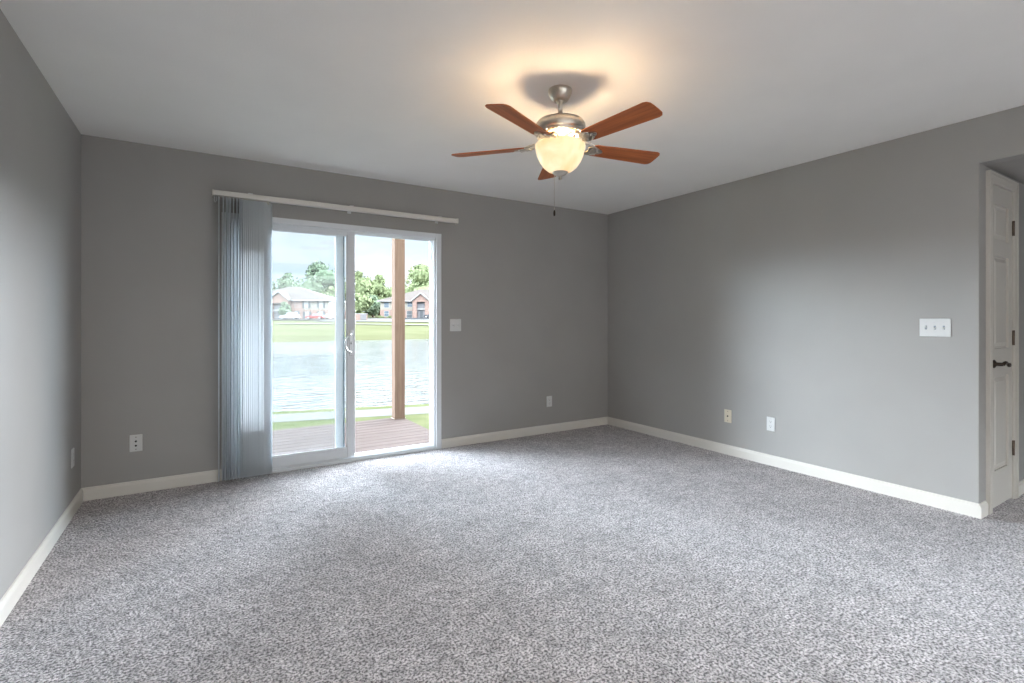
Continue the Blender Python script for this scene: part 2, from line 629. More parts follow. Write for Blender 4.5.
# ------------------------------------------------------------------ vertical blind
vb = empty('vertical_blind', (0, 0, 2.0), label='white vertical blind drawn to the left side of the patio door', cat='blind')
vb.location = (0.745, -0.07, 2.112)
ox = 0.745
rail = MB().box((0.006, -.022, 0.008), (1.975, .022, .046)).build('head_rail', M['trim'], vb, bevel=0.004)
MB().box((0.0, -.024, 0.005), (0.012, .024, .048)).build('end_cap', M['trim'], rail, bevel=0.003)
MB().box((1.968, -.025, 0.003), (1.985, .025, .050)).build('end_cap', M['trim'], rail, bevel=0.003)
for x in (0.25, 1.0, 1.80):
    MB().box((x - .015, -.024, .046), (x + .015, .070, .051)).box((x - .015, .064, .0), (x + .015, .070, .051)).build('bracket', M['alu'], vb)


def vane_mesh(bow):
    n = 8
    w = .089
    vs = []
    fs = []
    for z in (-2.090, -.002):
        for i in range(n + 1):
            u = i / n * 2 - 1
            for sgn in (-1, 1):
                vs.append((bow * (1 - u * u) - bow * .6 + sgn * .0005, u * w / 2, z))
    m = (n + 1) * 2
    for i in range(n):
        a = i * 2
        fs += [(a, a + 2, m + a + 2, m + a), (a + 1, m + a + 1, m + a + 3, a + 3), (a, a + 1, a + 3, a + 2), (m + a, m + a + 2, m + a + 3, m + a + 1)]
    fs += [(0, m, m + 1, 1), (m - 2, m - 1, 2 * m - 1, 2 * m - 2)]
    return MB().add(vs, fs, True)


v0 = vane_mesh(.006).build('vane', M['vane'], vb)
nv = 22
rnd = random.Random(3)
xs = []
for i in range(nv):
    if i == 0:
        x = .045
        a = 4
    elif i < 9:
        x = .045 + .019 * i + (.012 if i < 3 else 0) + rnd.uniform(-.003, .003)
        a = rnd.uniform(1, 9)
    else:
        x = .212 + (i - 9) * .0130 + rnd.uniform(-.0015, .0015)
        a = 54 + rnd.uniform(-3, 3)
    xs.append(x)
    o = v0 if i == 0 else v0.copy()
    if i:
        COL.objects.link(o)
    o.location = (x, 0, 0)
    o.rotation_euler = (0, 0, math.radians(-a))
cm = MB()
for x in xs:
    cm.box((x - .006, -.006, -.016), (x + .006, .006, .006))
cm.build('carriers', M['trim'], vb)
# beaded control chain looping below the end of the rail
pts = [(0.018, -.012 + .0 * k, 0.002 - .03 * k) for k in range(3)]
MB().tube([(0.016, -.014, .004), (0.014, -.016, -.03), (0.020, -.012, -.042), (0.028, -.006, -.03), (0.028, -.004, .004)], .0035, 8).build('chain_guide', M['alu'], vb)

# ------------------------------------------------------------------ closet door in the hall
d2 = empty('door_2', (D2X0, RY, 0), kind='structure')
d2['label'] = 'narrow white three-panel closet door'
x0, x1 = 0.008, D2X1 - D2X0 - .008
zt = D2Z - .012
# stiles and rails
ps = [(1.715, 1.945), (1.02, 1.615), (0.24, 0.845)]
st = .072
leaf = MB()
fy, by = -0.004, 0.031
leaf.box((x0, fy, .012), (x0 + st, by, zt)).box((x1 - st, fy, .012), (x1, by, zt))
zz = [.012] + [z for p in reversed(ps) for z in p] + [zt]
for k in range(0, len(zz), 2):
    leaf.box((x0 + st, fy, zz[k]), (x1 - st, by, zz[k + 1]))
for z0, z1 in ps:
    # recessed field with a raised, bevelled centre
    a0, a1 = x0 + st, x1 - st
    leaf.box((a0, fy + .012, z0), (a1, by, z1))
    bv = .038
    vs = [(a0 + .012, fy + .0125, z0 + .012), (a1 - .012, fy + .0125, z0 + .012), (a1 - .012, fy + .0125, z1 - .012), (a0 + .012, fy + .0125, z1 - .012),
          (a0 + bv, fy + .002, z0 + bv), (a1 - bv, fy + .002, z0 + bv), (a1 - bv, fy + .002, z1 - bv), (a0 + bv, fy + .002, z1 - bv)]
    leaf.add(vs, [(0, 1, 5, 4), (1, 2, 6, 5), (2, 3, 7, 6), (3, 0, 4, 7), (4, 5, 6, 7), (3, 2, 1, 0)])
lf = leaf.build('door_leaf', M['door'], d2)
hz = .925
h = MB().lathe([(0, -.002), (.026, -.002), (.027, .004), (.020, .010), (.011, .013), (.011, .045), (0, .045)], 24, Matrix.Translation((x0 + .055, fy, hz)) @ Matrix.Rotation(PI / 2, 4, 'X'))
pts = [(x0 + .055 + .125 * u, fy - .045 - .006 * math.sin(PI * u), hz + .012 * math.sin(2 * PI * u)) for u in [i / 12 for i in range(13)]]
h.tube(pts, [.0105, .010, .0095, .009, .0085, .008, .008, .008, .0085, .0095, .0105, .0095, .006])
h.build('door_handle', M['bronze'], d2)
for z in (1.82, 1.085, .345):
    hb = MB().tube([(x1 + .004, fy - .007, z - .05), (x1 + .004, fy - .007, z + .05)], .007, 10)
    hb.box((x1 - .0, fy - .003, z - .045), (x1 + .035, fy + .0, z + .045))
    hb.build('hinge', M['hinge'], d2)
cs = MB()
cw = .066
W2 = D2X1 - D2X0
for lo, hi in (((-cw, -.016, 0), (0.002, 0, D2Z + cw)), ((W2 - .002, -.016, 0), (W2 + cw, 0, D2Z + cw)), ((0.002, -.016, D2Z - .002), (W2 - .002, 0, D2Z + cw))):
    cs.box(lo, hi)
# outer back-band and inner bead of the casing
cs.box((-cw, -.022, 0), (-cw + .016, -.016, D2Z + cw)).box((W2 + cw - .016, -.022, 0), (W2 + cw, -.016, D2Z + cw)).box((-cw + .016, -.022, D2Z + cw - .016), (W2 + cw - .016, -.016, D2Z + cw))
cs.box((-.024, -.0195, 0), (-.014, -.016, D2Z + .014)).box((W2 + .014, -.0195, 0), (W2 + .024, -.016, D2Z + .014)).box((-.014, -.0195, D2Z + .014), (W2 + .014, -.0195 + .0035, D2Z + .024))
cs.build('casing', M['door'], d2, bevel=0.002)
MB().box((0, 0, 0), (.007, .11, D2Z)).box((W2 - .007, 0, 0), (W2, .11, D2Z)).box((.007, 0, D2Z - .01), (W2 - .007, .11, D2Z)).build('jamb', M['door'], d2)


# ------------------------------------------------------------------ wall plates
def plate(name, loc, rz, w, h, m, label, cat):
    """Empty on the wall; local -y points into the room"""
    t = empty(name, loc, rz, label, cat)
    MB().box((-w / 2, -.006, -h / 2), (w / 2, 0, h / 2)).build('cover_plate', m, t, bevel=0.0035, seg=3)
    return t


def screws(t, spots, m):
    for x, z in spots:
        MB().lathe([(0, .0075), (.0028, .0073), (.0034, .006), (.0034, .004)], 12, Matrix.Translation((x, 0, z)) @ Matrix.Rotation(PI / 2, 4, 'X')).build('screw', m, t)


def outlet(loc, rz, label):
    t = plate('wall_outlet', loc, rz, .070, .114, M['plastic'], label, 'outlet')
    for s in (1, -1):
        poly = []
        for i in range(24):
            a = 2 * PI * i / 24
            poly.append((.0172 * math.cos(a), max(-.0135, min(.0135, .0172 * math.sin(a)))))
        r = MB().prism(poly, .004, .0078, Matrix.Translation((0, 0, s * .0195)) @ Matrix.Rotation(PI / 2, 4, 'X')).build('receptacle', M['plastic'], t)
        q = MB().box((-.0075, -.0081, s * .0195 - .001), (-.0055, -.007, s * .0195 + .008)).box((.0055, -.0081, s * .0195), (.0075, -.007, s * .0195 + .007))
        q.lathe([(0, .0081), (.0026, .0081), (.0026, .007)], 12, Matrix.Translation((0, 0, s * .0195 - .0075)) @ Matrix.Rotation(PI / 2, 4, 'X'))
        q.build('slots', M['dark'], r)
    screws(t, [(0, 0)], M['alu'])
    return t


def cable_plate(loc, rz, m, holes, label, jack=.0065):
    t = plate('cable_plate', loc, rz, .072, .116, m, label, 'wall plate')
    for z in holes:
        MB().lathe([(0, .016), (jack * .55, .016), (jack * .55, .009), (jack, .009), (jack, .004)], 16, Matrix.Translation((0, 0, z)) @ Matrix.Rotation(PI / 2, 4, 'X')).build('coaxial_jack', M['dark'], t)
    screws(t, [(0, .042), (0, -.042)], M['hinge'])
    return t


def switch(loc, rz, n, ups, label):
    w = .070 + .046 * (n - 1)
    t = plate('light_switch', loc, rz, w, .116, M['plastic'], label, 'light switch')
    for k in range(n):
        x = (k - (n - 1) / 2) * .046
        MB().box((x - .0055, -.0066, -.0125), (x + .0055, -.005, .0125)).build('switch_slot', M['seal'] if n == 3 else M['vinyl'], t)
        a = .5 if ups[k] else -.5
        mt = Matrix.Translation((x, -.004, 0)) @ Matrix.Rotation(-a, 4, 'X')
        MB().add([(-.0045, 0, -.006), (.0045, 0, -.006), (.0045, 0, .006), (-.0045, 0, .006), (-.0036, -.018, -.0035), (.0036, -.018, -.0035), (.0036, -.018, .0035), (-.0036, -.018, .0035)],
                 [(0, 1, 5, 4), (1, 2, 6, 5), (2, 3, 7, 6), (3, 0, 4, 7), (4, 5, 6, 7), (3, 2, 1, 0)], M=mt).build('toggle', M['plastic'], t, bevel=.001)
        screws(t, [(x, .030), (x, -.030)], M['plastic'])
    return t


outlet((3.85, 0, .335), 0, 'white outlet low on the back wall between patio door and right corner')
outlet((RW, -1.961, .343), -PI / 2, 'white outlet low on the right wall, beside the almond cable plate')
outlet((0, -.27, .349), PI / 2, 'white outlet low on the left wall near the corner')
cable_plate((.293, 0, .348), 0, M['plastic'], (.013, -.017), 'white plate with two black cable jacks, left of the patio door')
cable_plate((RW, -1.564, .345), -PI / 2, M['almond'], (0,), 'almond cable plate with one central jack low on the right wall')
switch((2.742, 0, 1.16), 0, 2, (0, 0), 'square white double light switch right of the patio door')
switch((RW, -3.05, 1.155), -PI / 2, 3, (1, 0, 0), 'wide white triple light switch near the end of the right wall')

# ------------------------------------------------------------------ ceiling fan
FX, FY = 2.317, -2.192
fan = empty('ceiling_fan', (FX, FY, CEIL), label='brushed nickel ceiling fan with five brown blades and a lit glass bowl', cat='ceiling fan')


def zf(z):
    return z - CEIL


MB().lathe([(0, 0), (.063, 0), (.065, -.005), (.063, -.018), (.055, -.038), (.045, -.054), (.038, -.061), (.020, -.064), (0, -.064)], 40).build('canopy', M['nickel'], fan)
MB().lathe([(.0225, -.058), (.0235, -.066), (.018, -.072), (.0125, -.073), (.0125, zf(2.295)), (.022, zf(2.293)), (.026, zf(2.277)), (0, zf(2.27))], 24).build('downrod', M['nickel'], fan)
mh = MB().lathe([(0, zf(2.281)), (.060, zf(2.280)), (.100, zf(2.275)), (.122, zf(2.266)), (.132, zf(2.254)), (.135, zf(2.243)), (.135, zf(2.215)), (.130, zf(2.208)), (.124, zf(2.204)), (.126, zf(2.198)), (.122, zf(2.190)), (.100, zf(2.180)), (.070, zf(2.176)), (0, zf(2.176))], 56).build('motor_housing', M['nickel'], fan)
vt = MB()
for i in range(36):
    vt.box((.1225, -.0035, zf(2.2005)), (.1275, .0035, zf(2.1915)), Matrix.Rotation(2 * PI * i / 36, 4, 'Z'))
vt.build('vent_band', M['nickel'], mh, bevel=.001)
MB().lathe([(0, zf(2.178)), (.075, zf(2.178)), (.078, zf(2.168)), (.072, zf(2.162)), (.058, zf(2.160)), (.058, zf(2.150)), (.068, zf(2.147)), (.068, zf(2.143)), (0, zf(2.143))], 40).build('switch_housing', M['nickel'], fan)
BZ = zf(2.140)
# one blade with its iron, then four copies
ph0 = math.radians(92.6) - TH
sh = []
r0, r1 = .185, .612
for i in range(9):
    a = -PI / 2 + PI * i / 8
    sh.append((r1 - .045 + .045 * math.cos(a), (.0675 - .045) * (1 if a > 0 else -1) * (0 if abs(a) < 1e-6 else 1) + .045 * math.sin(a)))
sh = [(r1 - .03, -.066), (r1 - .012, -.060), (r1 - .002, -.045), (r1, -.02), (r1, .02), (r1 - .002, .045), (r1 - .012, .060), (r1 - .03, .066), (r0 + .02, .052), (r0 + .006, .046), (r0, .034), (r0, -.034), (r0 + .006, -.046), (r0 + .02, -.052)]
TILT = Matrix.Rotation(math.radians(-12), 4, 'X')
bl = MB().prism(sh, -.003, .003, TILT).build('blade', M['blade'], fan, bevel=.0015)
ir = MB()
# scrolled iron: two curved arms from the hub to a three-lobed plate under the blade
for s in (1, -1):
    pts = []
    for i in range(11):
        u = i / 10
        pts.append(TILT @ Vector((.075 + .15 * u, s * (.012 + .030 * math.sin(PI * u * .9)), .022 - .030 * u + .0 * u)))
    ir.tube(pts, [.008 - .002 * i / 10 for i in range(11)], 8)
poly = [(.20 + (.045 + .012 * math.cos(3 * a)) * math.cos(a), (.036 + .008 * math.cos(3 * a)) * math.sin(a)) for a in [2 * PI * i / 30 for i in range(30)]]
ir.prism(poly, -.009, -.0035, TILT)
ir.box((.06, -.018, .016), (.10, .018, .034), None)
for x, y in ((.185, .018), (.185, -.018), (.225, 0)):
    ir.lathe([(0, -.012), (.005, -.0115), (.006, -.009), (.006, -.005)], 10, TILT @ Matrix.Translation((x, y, 0)))
ir.build('blade_iron', M['nickel'], bl)
for k in range(5):
    o = bl if k == 0 else copy_tree(bl, fan)
    o.location = (0, 0, BZ)
    o.rotation_euler = (0, 0, ph0 + 2 * PI * k / 5)
# light kit
MB().lathe([(.040, zf(2.150)), (.066, zf(2.147)), (.070, zf(2.140)), (.050, zf(2.134)), (0, zf(2.133))], 40).build('light_fitter', M['nickel'], fan)
for k in range(3):
    a = ph0 + 2 * PI * k / 3
    MB().tube([(.06 * math.cos(a), .06 * math.sin(a), zf(2.143)), (.10 * math.cos(a), .10 * math.sin(a), zf(2.150)), (.131 * math.cos(a), .131 * math.sin(a), zf(2.139))], .004, 8).build('bowl_arm', M['nickel'], fan)
prof = [(.128, zf(2.148)), (.134, zf(2.143)), (.134, zf(2.130)), (.131, zf(2.112)), (.124, zf(2.085)), (.111, zf(2.055)), (.091, zf(2.026)), (.065, zf(2.005)), (.036, zf(1.994)), (0, zf(1.991))]
bw = MB().lathe(prof + [(0, zf(1.994)), (.036, zf(1.997)), (.063, zf(2.009)), (.088, zf(2.030)), (.107, zf(2.058)), (.120, zf(2.087)), (.127, zf(2.113)), (.130, zf(2.130)), (.124, zf(2.146)), (.128, zf(2.148))], 56).build('light_bowl', M['bowl'], fan)
MB().lathe([(.044, zf(2.003)), (.042, zf(1.994)), (.030, zf(1.984)), (.016, zf(1.978)), (.008, zf(1.974)), (.007, zf(1.968)), (.010, zf(1.963)), (.007, zf(1.957)), (0, zf(1.955))], 32).build('finial', M['nickel'], bw)
for k in range(2):
    a = ph0 + PI * k + .6
    bu = MB().lathe([(0, zf(2.050)), (.014, zf(2.053)), (.020, zf(2.065)), (.020, zf(2.080)), (.013, zf(2.098)), (.010, zf(2.120)), (0, zf(2.121))], 20, Matrix.Translation((.055 * math.cos(a), .055 * math.sin(a), 0)))
    bu.build('bulb', M['bulb'], fan)
for k in range(3):
    a = ph0 + 2 * PI * k / 3 + 1.0
    lamp('fan_light', 'POINT', (FX + .10 * math.cos(a), FY + .10 * math.sin(a), 2.125), (0, 0, 0), 9.5, (1.0, 0.75, 0.47), shadow_soft_size=.035)
cx_, cy_ = -.010 * math.cos(TH) + .075 * math.sin(TH), .010 * math.sin(TH) + .075 * math.cos(TH)
ch = MB()
zc0, zc1 = zf(2.165), zf(1.825)
n = 60
for i in range(n):
    z = zc0 + (zc1 - zc0) * i / (n - 1)
    ch.lathe([(0, .0022), (.0016, .0016), (.0022, 0), (.0016, -.0016), (0, -.0022)], 6, Matrix.Translation((cx_ * 1.9, cy_ * 1.9, z)))
ch.tube([(cx_ * 1.9, cy_ * 1.9, zc0), (cx_ * 1.9, cy_ * 1.9, zc1)], .0008, 5)
ch.tube([(cx_ * .9, cy_ * .9, zc0), (cx_ * 1.9, cy_ * 1.9, zc0)], .003, 6)
pc = ch.build('pull_chain', M['nickel'], fan)
MB().lathe([(0, zc1 + .003), (.003, zc1), (.006, zc1 - .010), (.0065, zc1 - .022), (.004, zc1 - .032), (0, zc1 - .034)], 14, Matrix.Translation((cx_ * 1.9, cy_ * 1.9, 0))).build('fob', M['bronze'], pc)

# ================================================================== outdoors
def leafy(name, c0, c1, sc=0.6):
    m = mat(name, c0, 0.9, spec=0.0)
    t = m.node_tree
    p = t.nodes['Principled BSDF']
    tcn = t.nodes.new('ShaderNodeTexCoord')
    n = t.nodes.new('ShaderNodeTexNoise')
    n.inputs['Scale'].default_value = sc
    n.inputs['Detail'].default_value = 5
    r = t.nodes.new('ShaderNodeValToRGB')
    r.color_ramp.elements[0].position = 0.32
    r.color_ramp.elements[0].color = (*c0, 1)
    r.color_ramp.elements[1].position = 0.68
    r.color_ramp.elements[1].color = (*c1, 1)
    t.links.new(tcn.outputs['Object'], n.inputs['Vector'])
    t.links.new(n.outputs['Fac'], r.inputs[0])
    t.links.new(r.outputs[0], p.inputs['Base Color'])
    return m


M['lawn'] = leafy('lawn_grass', (0.083, 0.088, 0.046), (0.110, 0.112, 0.066), .12)
M['bank'] = leafy('bank_grass', (0.066, 0.078, 0.036), (0.100, 0.104, 0.056), 1.5)
M['tree_a'] = leafy('foliage_deep', (0.115, 0.155, 0.105), (0.20, 0.245, 0.165))  # both foliage colours paled, distance haze put into them
M['tree_b'] = leafy('foliage_bright', (0.145, 0.18, 0.095), (0.24, 0.275, 0.155))
M['bark'] = mat('bark', (0.16, 0.11, 0.08), 0.9, nscale=4, namt=0.3)
M['conc'] = mat('concrete', (0.1159, 0.1135, 0.1062), 0.9, spec=0.03, nscale=3, namt=0.06)
M['asph'] = mat('asphalt', (0.0455, 0.0475, 0.0505), 0.9, spec=0.03, nscale=2, namt=0.08)
M['brick'] = mat('brick', (0.25, 0.175, 0.15), 0.9, spec=0.03, nscale=3, namt=0.2)
M['siding'] = mat('cream_siding', (0.2520, 0.2380, 0.2030), 0.8, spec=0.03, nscale=2, namt=0.05)
M['roof'] = mat('shingles', (0.1463, 0.1290, 0.1197), 0.9, spec=0.03, nscale=5, namt=0.15)
M['white'] = mat('white_paint', (0.2940, 0.2940, 0.2870), 0.6, nscale=3, namt=0.03)
M['pane'] = mat('window_pane', (0.10, 0.13, 0.16), 0.15, nscale=2, namt=0.2)
M['shut'] = mat('shutter', (0.07, 0.08, 0.09), 0.6, nscale=3, namt=0.1)
M['shade'] = mat('entry_interior', (0.15, 0.15, 0.16), 0.8, nscale=2, namt=0.1)


def water_mat():
    m = mat('pond_water', (0.04, 0.042, 0.043), 0.14, spec=0.5)
    t = m.node_tree
    p = t.nodes['Principled BSDF']
    p.inputs['IOR'].default_value = 1.33
    tcn = t.nodes.new('ShaderNodeTexCoord')
    mpn = t.nodes.new('ShaderNodeMapping')
    mpn.inputs['Rotation'].default_value = (0, 0, .9)
    mpn.inputs['Scale'].default_value = (1.0, 3.2, 1)
    n = t.nodes.new('ShaderNodeTexNoise')
    n.inputs['Scale'].default_value = 1.5
    n.inputs['Detail'].default_value = 3
    b = t.nodes.new('ShaderNodeBump')
    b.inputs['Strength'].default_value = 0.42
    b.inputs['Distance'].default_value = 0.09
    t.links.new(tcn.outputs['Object'], mpn.inputs[0])
    t.links.new(mpn.outputs[0], n.inputs['Vector'])
    t.links.new(n.outputs['Fac'], b.inputs['Height'])
    t.links.new(b.outputs[0], p.inputs['Normal'])
    return m


M['water'] = water_mat()

# deck of boards
b = MB()
yb = WT + .01
while yb < 2.28:
    b.box((-2.2, yb, -.145), (3.02, yb + .134, -.115))
    yb += .142
b.box((-2.2, WT + .02, -.30), (3.0, 2.27, -.15))
struct(b.build('deck', M['deck'], bevel=.004), 'weathered wooden deck boards')
pst = empty('deck_post', (2.94, 2.20, -.115), label='square wooden post at the outer corner of the deck', cat='post')
MB().box((-.07, -.07, 0), (.07, .07, 2.74)).build('shaft', M['post'], pst, bevel=.006)
MB().box((-.078, -.078, 0), (.078, .078, .008)).build('base_plate', M['hinge'], pst)
struct(MB().box((-2.2, 2.12, 2.625), (3.02, 2.28, 2.86)).build('deck_beam', M['post'], bevel=.006))

# near ground: lawn, path, bank
ND = Vector((.24, .97, 0)).normalized()
UD = Vector((.97, -.24, 0)).normalized()


def near_z(s):
    if s < 5.4:
        return -.36
    return -.36 - .62 * min(1, (s - 5.4) / 3.6)


def strip(name, rows, z_off, m, u0=-60, u1=70, nu=80, wob=0, thick=0):
    vs = []
    fs = []
    for r, s in enumerate(rows):
        for k in range(nu + 1):
            u = u0 + (u1 - u0) * k / nu
            w = wob * (math.sin(u * 1.3) + .6 * math.sin(u * 3.1 + 1)) if r in (0, len(rows) - 1) else 0
            p = ND * (s + w) + UD * u
            vs.append((p.x, p.y, near_z(s) + z_off))
    n = nu + 1
    for r in range(len(rows) - 1):
        for k in range(nu):
            fs.append((r * n + k, r * n + k + 1, (r + 1) * n + k + 1, (r + 1) * n + k))
    return MB().add(vs, fs, True).build(name, m)


g = struct(strip('ground', [-8 + .0, 2, 4.4, 5.4, 6.5, 8.0, 9.2, 10.5], 0, M['bank'], nu=120), 'grass between deck and pond')
g.location.z = -.004
struct(strip('path', [4.40, 5.10], .0, M['conc']), 'pale concrete path')

M['bounce'] = leafy('bounce_grass', (0.40, 0.43, 0.22), (0.52, 0.54, 0.32), .8)  # paled grass added out of view to reflect light onto the indoor walls


def bounce_lawn(name, sgn, label):
    vs = []
    fs = []
    rows = [2.4, 4.4, 5.4, 6.5, 8.0, 8.95]
    nu = 30
    for s_ in rows:
        u0 = (-3.4 if s_ < 3 else -1.6) if sgn < 0 else 4.4 + .62 * (s_ - 2.4)
        for k in range(nu + 1):
            p_ = ND * s_ + UD * (u0 + sgn * 50 * (k / nu) ** 1.5)
            vs.append((p_.x, p_.y, near_z(s_) + .012))
    for r in range(len(rows) - 1):
        for k in range(nu):
            fs.append((r * (nu + 1) + k, r * (nu + 1) + k + 1, (r + 1) * (nu + 1) + k + 1, (r + 1) * (nu + 1) + k))
    return struct(MB().add(vs, fs, True).build(name, M['bounce']), label)


bounce_lawn('bounce_lawn_left', -1, 'pale dry lawn added left of the deck, out of view')
bounce_lawn('bounce_lawn_right', 1, 'pale dry lawn added right of the deck, out of view')

# pond
b = MB()
q = [cl(-300, 2, -.9), cl(300, 2, -.9), cl(300, 90, -.9), cl(-300, 90, -.9)]
b.add([(p.x, p.y, -.9) for p in q], [(0, 1, 2, 3)])
struct(b.build('pond', M['water']), 'rippled pond')


def shore(L):
    d = 48.2 + (L + 23.4) * .857
    return max(44 + .02 * L, min(64 + .02 * L, d)) + 1.2 * math.sin(L * .21)


def far_z(d, s):
    if d <= s:
        return -1.0
    if d < s + 2.5:
        return -1.0 + .55 * (d - s) / 2.5
    t0, z0 = s + 2.5, -.45
    if d < 120:
        return z0 + (1.6 - z0) * (d - t0) / (120 - t0)
    if d < 141:
        return 1.6 + .47 * (d - 120) / 21
    return 2.07 + (d - 141) * .03


vs = []
fs = []
NL, NR = 90, 30
for k in range(NL + 1):
    L = -190 + 440 * k / NL
    s = shore(L)
    for r in range(NR + 1):
        u = r / NR
        d = s - .5 + (300 - s) * u ** 1.6
        vs.append(cl(L, d, far_z(d, s)))
n = NR + 1
for k in range(NL):
    for r in range(NR):
        fs.append((k * n + r, (k + 1) * n + r, (k + 1) * n + r + 1, k * n + r + 1))
struct(MB().add(vs, fs, True).build('far_lawn', M['lawn']), 'sunlit lawn across the pond')


def slab(name, L0, L1, dA, dB, m, label, off=.14):
    vs = []
    fs = []
    nl = 24
    for k in range(nl + 1):
        for r in range(6):
            u = r / 5
            L = L0 + (L1 - L0) * k / nl
            d = dA + (dB - dA) * u
            vs.append(cl(L, d, far_z(d, shore(L)) + off))
    for k in range(nl):
        for r in range(5):
            fs.append((k * 6 + r, (k + 1) * 6 + r, (k + 1) * 6 + r + 1, k * 6 + r + 1))
    return struct(MB().add(vs, fs, True).build(name, m), label)


slab('parking_left', -75, -42, 112, 121, M['conc'], 'pale parking strip')
slab('parking_right', -41, -8, 100, 139, M['conc'], 'pale drive and parking')
slab('parking_bay', -28, -8, 118, 136, M['asph'], 'grey parking bay', .22)
slab('kerb_walk', -41, -8, 85, 87.5, M['conc'], 'pale walk on the lawn', .14)


# ------------------------------------------------------------------ apartment buildings
def windowp(root, x, z, w, h, shutters, dark=False):
    """window on the front (local -y) with frame, panes and optional shutters"""
    f = MB()
    t = .09
    f.box((x - w / 2, -.08, z - h / 2), (x - w / 2 + t, .02, z + h / 2)).box((x + w / 2 - t, -.08, z - h / 2), (x + w / 2, .02, z + h / 2))
    f.box((x - w / 2, -.08, z - h / 2), (x + w / 2, .02, z - h / 2 + t)).box((x - w / 2, -.08, z + h / 2 - t), (x + w / 2, .02, z + h / 2))
    f.box((x - w / 2, -.07, z - .04), (x + w / 2, .02, z + .04))
    fr = f.build('window', M['white'], root)
    MB().box((x - w / 2 + t, -.03, z - h / 2 + t), (x + w / 2 - t, .02, z + h / 2 - t)).build('pane', M['shut'] if dark else M['pane'] if not shutters else M['white'], fr)
    if shutters:
        for s in (1, -1):
            m = MB().box((x + s * (w / 2 + .28) - .24, -.07, z - h / 2), (x + s * (w / 2 + .28) + .24, .02, z + h / 2))
            for i in range(6):
                zz_ = z - h / 2 + h * (i + .5) / 6
                m.box((x + s * (w / 2 + .28) - .2, -.10, zz_ - .03), (x + s * (w / 2 + .28) + .2, -.06, zz_ + .03))
            m.build('shutter', M['shut'], root)


def building(loc, rz, hw, dp, eave, rise, ridge_half, gx, gw, gtop, label, wins, brick_top, gable_mat, entry):
    """two-storey block: local x along the front, -y towards the pond"""
    root = empty('apartment_building', loc, rz, label, 'building')
    MB().box((-hw, 0, -1.0), (hw, dp, brick_top)).build('brick_wall', M['brick'], root)
    MB().box((-hw + .03, .03, brick_top), (hw - .03, dp - .03, eave)).build('siding_wall', M['siding'], root)
    ov = .7
    cy = dp / 2
    vs = [(-hw - ov, -ov, eave), (hw + ov, -ov, eave), (hw + ov, dp + ov, eave), (-hw - ov, dp + ov, eave), (-ridge_half + gx, cy, eave + rise), (ridge_half + gx, cy, eave + rise),
          (-hw - ov, -ov, eave - .18), (hw + ov, -ov, eave - .18), (hw + ov, dp + ov, eave - .18), (-hw - ov, dp + ov, eave - .18)]
    rf = MB().add(vs, [(0, 1, 5, 4), (1, 2, 5), (2, 3, 4, 5), (3, 0, 4), (6, 9, 8, 7)]).build('roof', M['roof'], root)
    fa = MB().box((-hw - ov, -ov - .03, eave - .3), (hw + ov, -ov + .03, eave + .04)).box((-hw - ov - .03, -ov, eave - .3), (-hw - ov + .03, dp + ov, eave + .04)).box((hw + ov - .03, -ov, eave - .3), (hw + ov + .03, dp + ov, eave + .04))
    fa.build('fascia', M['white'], rf)
    # gabled entry bay with brick piers
    y0 = -1.6
    gb = MB()
    ow, ot = entry
    gb.box((gx - gw, y0, -1), (gx - ow, 0, eave - .2)).box((gx + ow, y0, -1), (gx + gw, 0, eave - .2)).box((gx - ow, y0, ot), (gx + ow, 0, eave - .2))
    gb.add([(gx - gw, y0, eave - .2), (gx + gw, y0, eave - .2), (gx, y0, gtop - .25), (gx - gw, 0, eave - .2), (gx + gw, 0, eave - .2), (gx, 0, gtop - .25)], [(0, 1, 2), (5, 4, 3), (0, 3, 4, 1), (1, 4, 5, 2), (2, 5, 3, 0)])
    gt = gb.build('entry_bay', M['brick'], root)
    MB().box((gx - ow, y0 + .9, 0), (gx + ow, y0 + 1.0, ot)).build('entry_recess', M['shade'], gt)
    MB().box((gx - ow * .35, y0 + .82, 0.0), (gx + ow * .35, y0 + .9, 2.1)).build('entry_door', M['shut'], gt)
    MB().box((gx - ow, y0 + .5, ot * .52), (gx + ow, y0 + .9, ot * .52 + .35)).build('landing', M['white'], gt)
    g2 = MB()
    go = gw + .45
    ya, yb2 = y0 - .4, cy
    zl = eave - .25
    zr = gtop
    for s in (1, -1):
        p = [(gx, zr), (gx + s * go, zl), (gx + s * go, zl + .2), (gx, zr + .2)]
        vs = [(x, ya, z) for x, z in p] + [(x, yb2, z) for x, z in p]
        g2.add(vs, [(0, 1, 2, 3), (7, 6, 5, 4), (0, 4, 5, 1), (1, 5, 6, 2), (2, 6, 7, 3), (3, 7, 4, 0)])
    g2.build('gable_roof', M['roof'], gt)
    g3 = MB()
    for s in (1, -1):
        p = [(gx, zr - .12), (gx + s * go, zl - .12), (gx + s * go, zl + .24), (gx, zr + .24)]
        vs = [(x, ya - .08, z) for x, z in p] + [(x, ya, z) for x, z in p]
        g3.add(vs, [(0, 1, 2, 3), (7, 6, 5, 4), (0, 4, 5, 1), (1, 5, 6, 2), (2, 6, 7, 3), (3, 7, 4, 0)])
    g3.build('gable_fascia', M['white'], gt)
    for w in wins:
        windowp(root, *w)
    return root


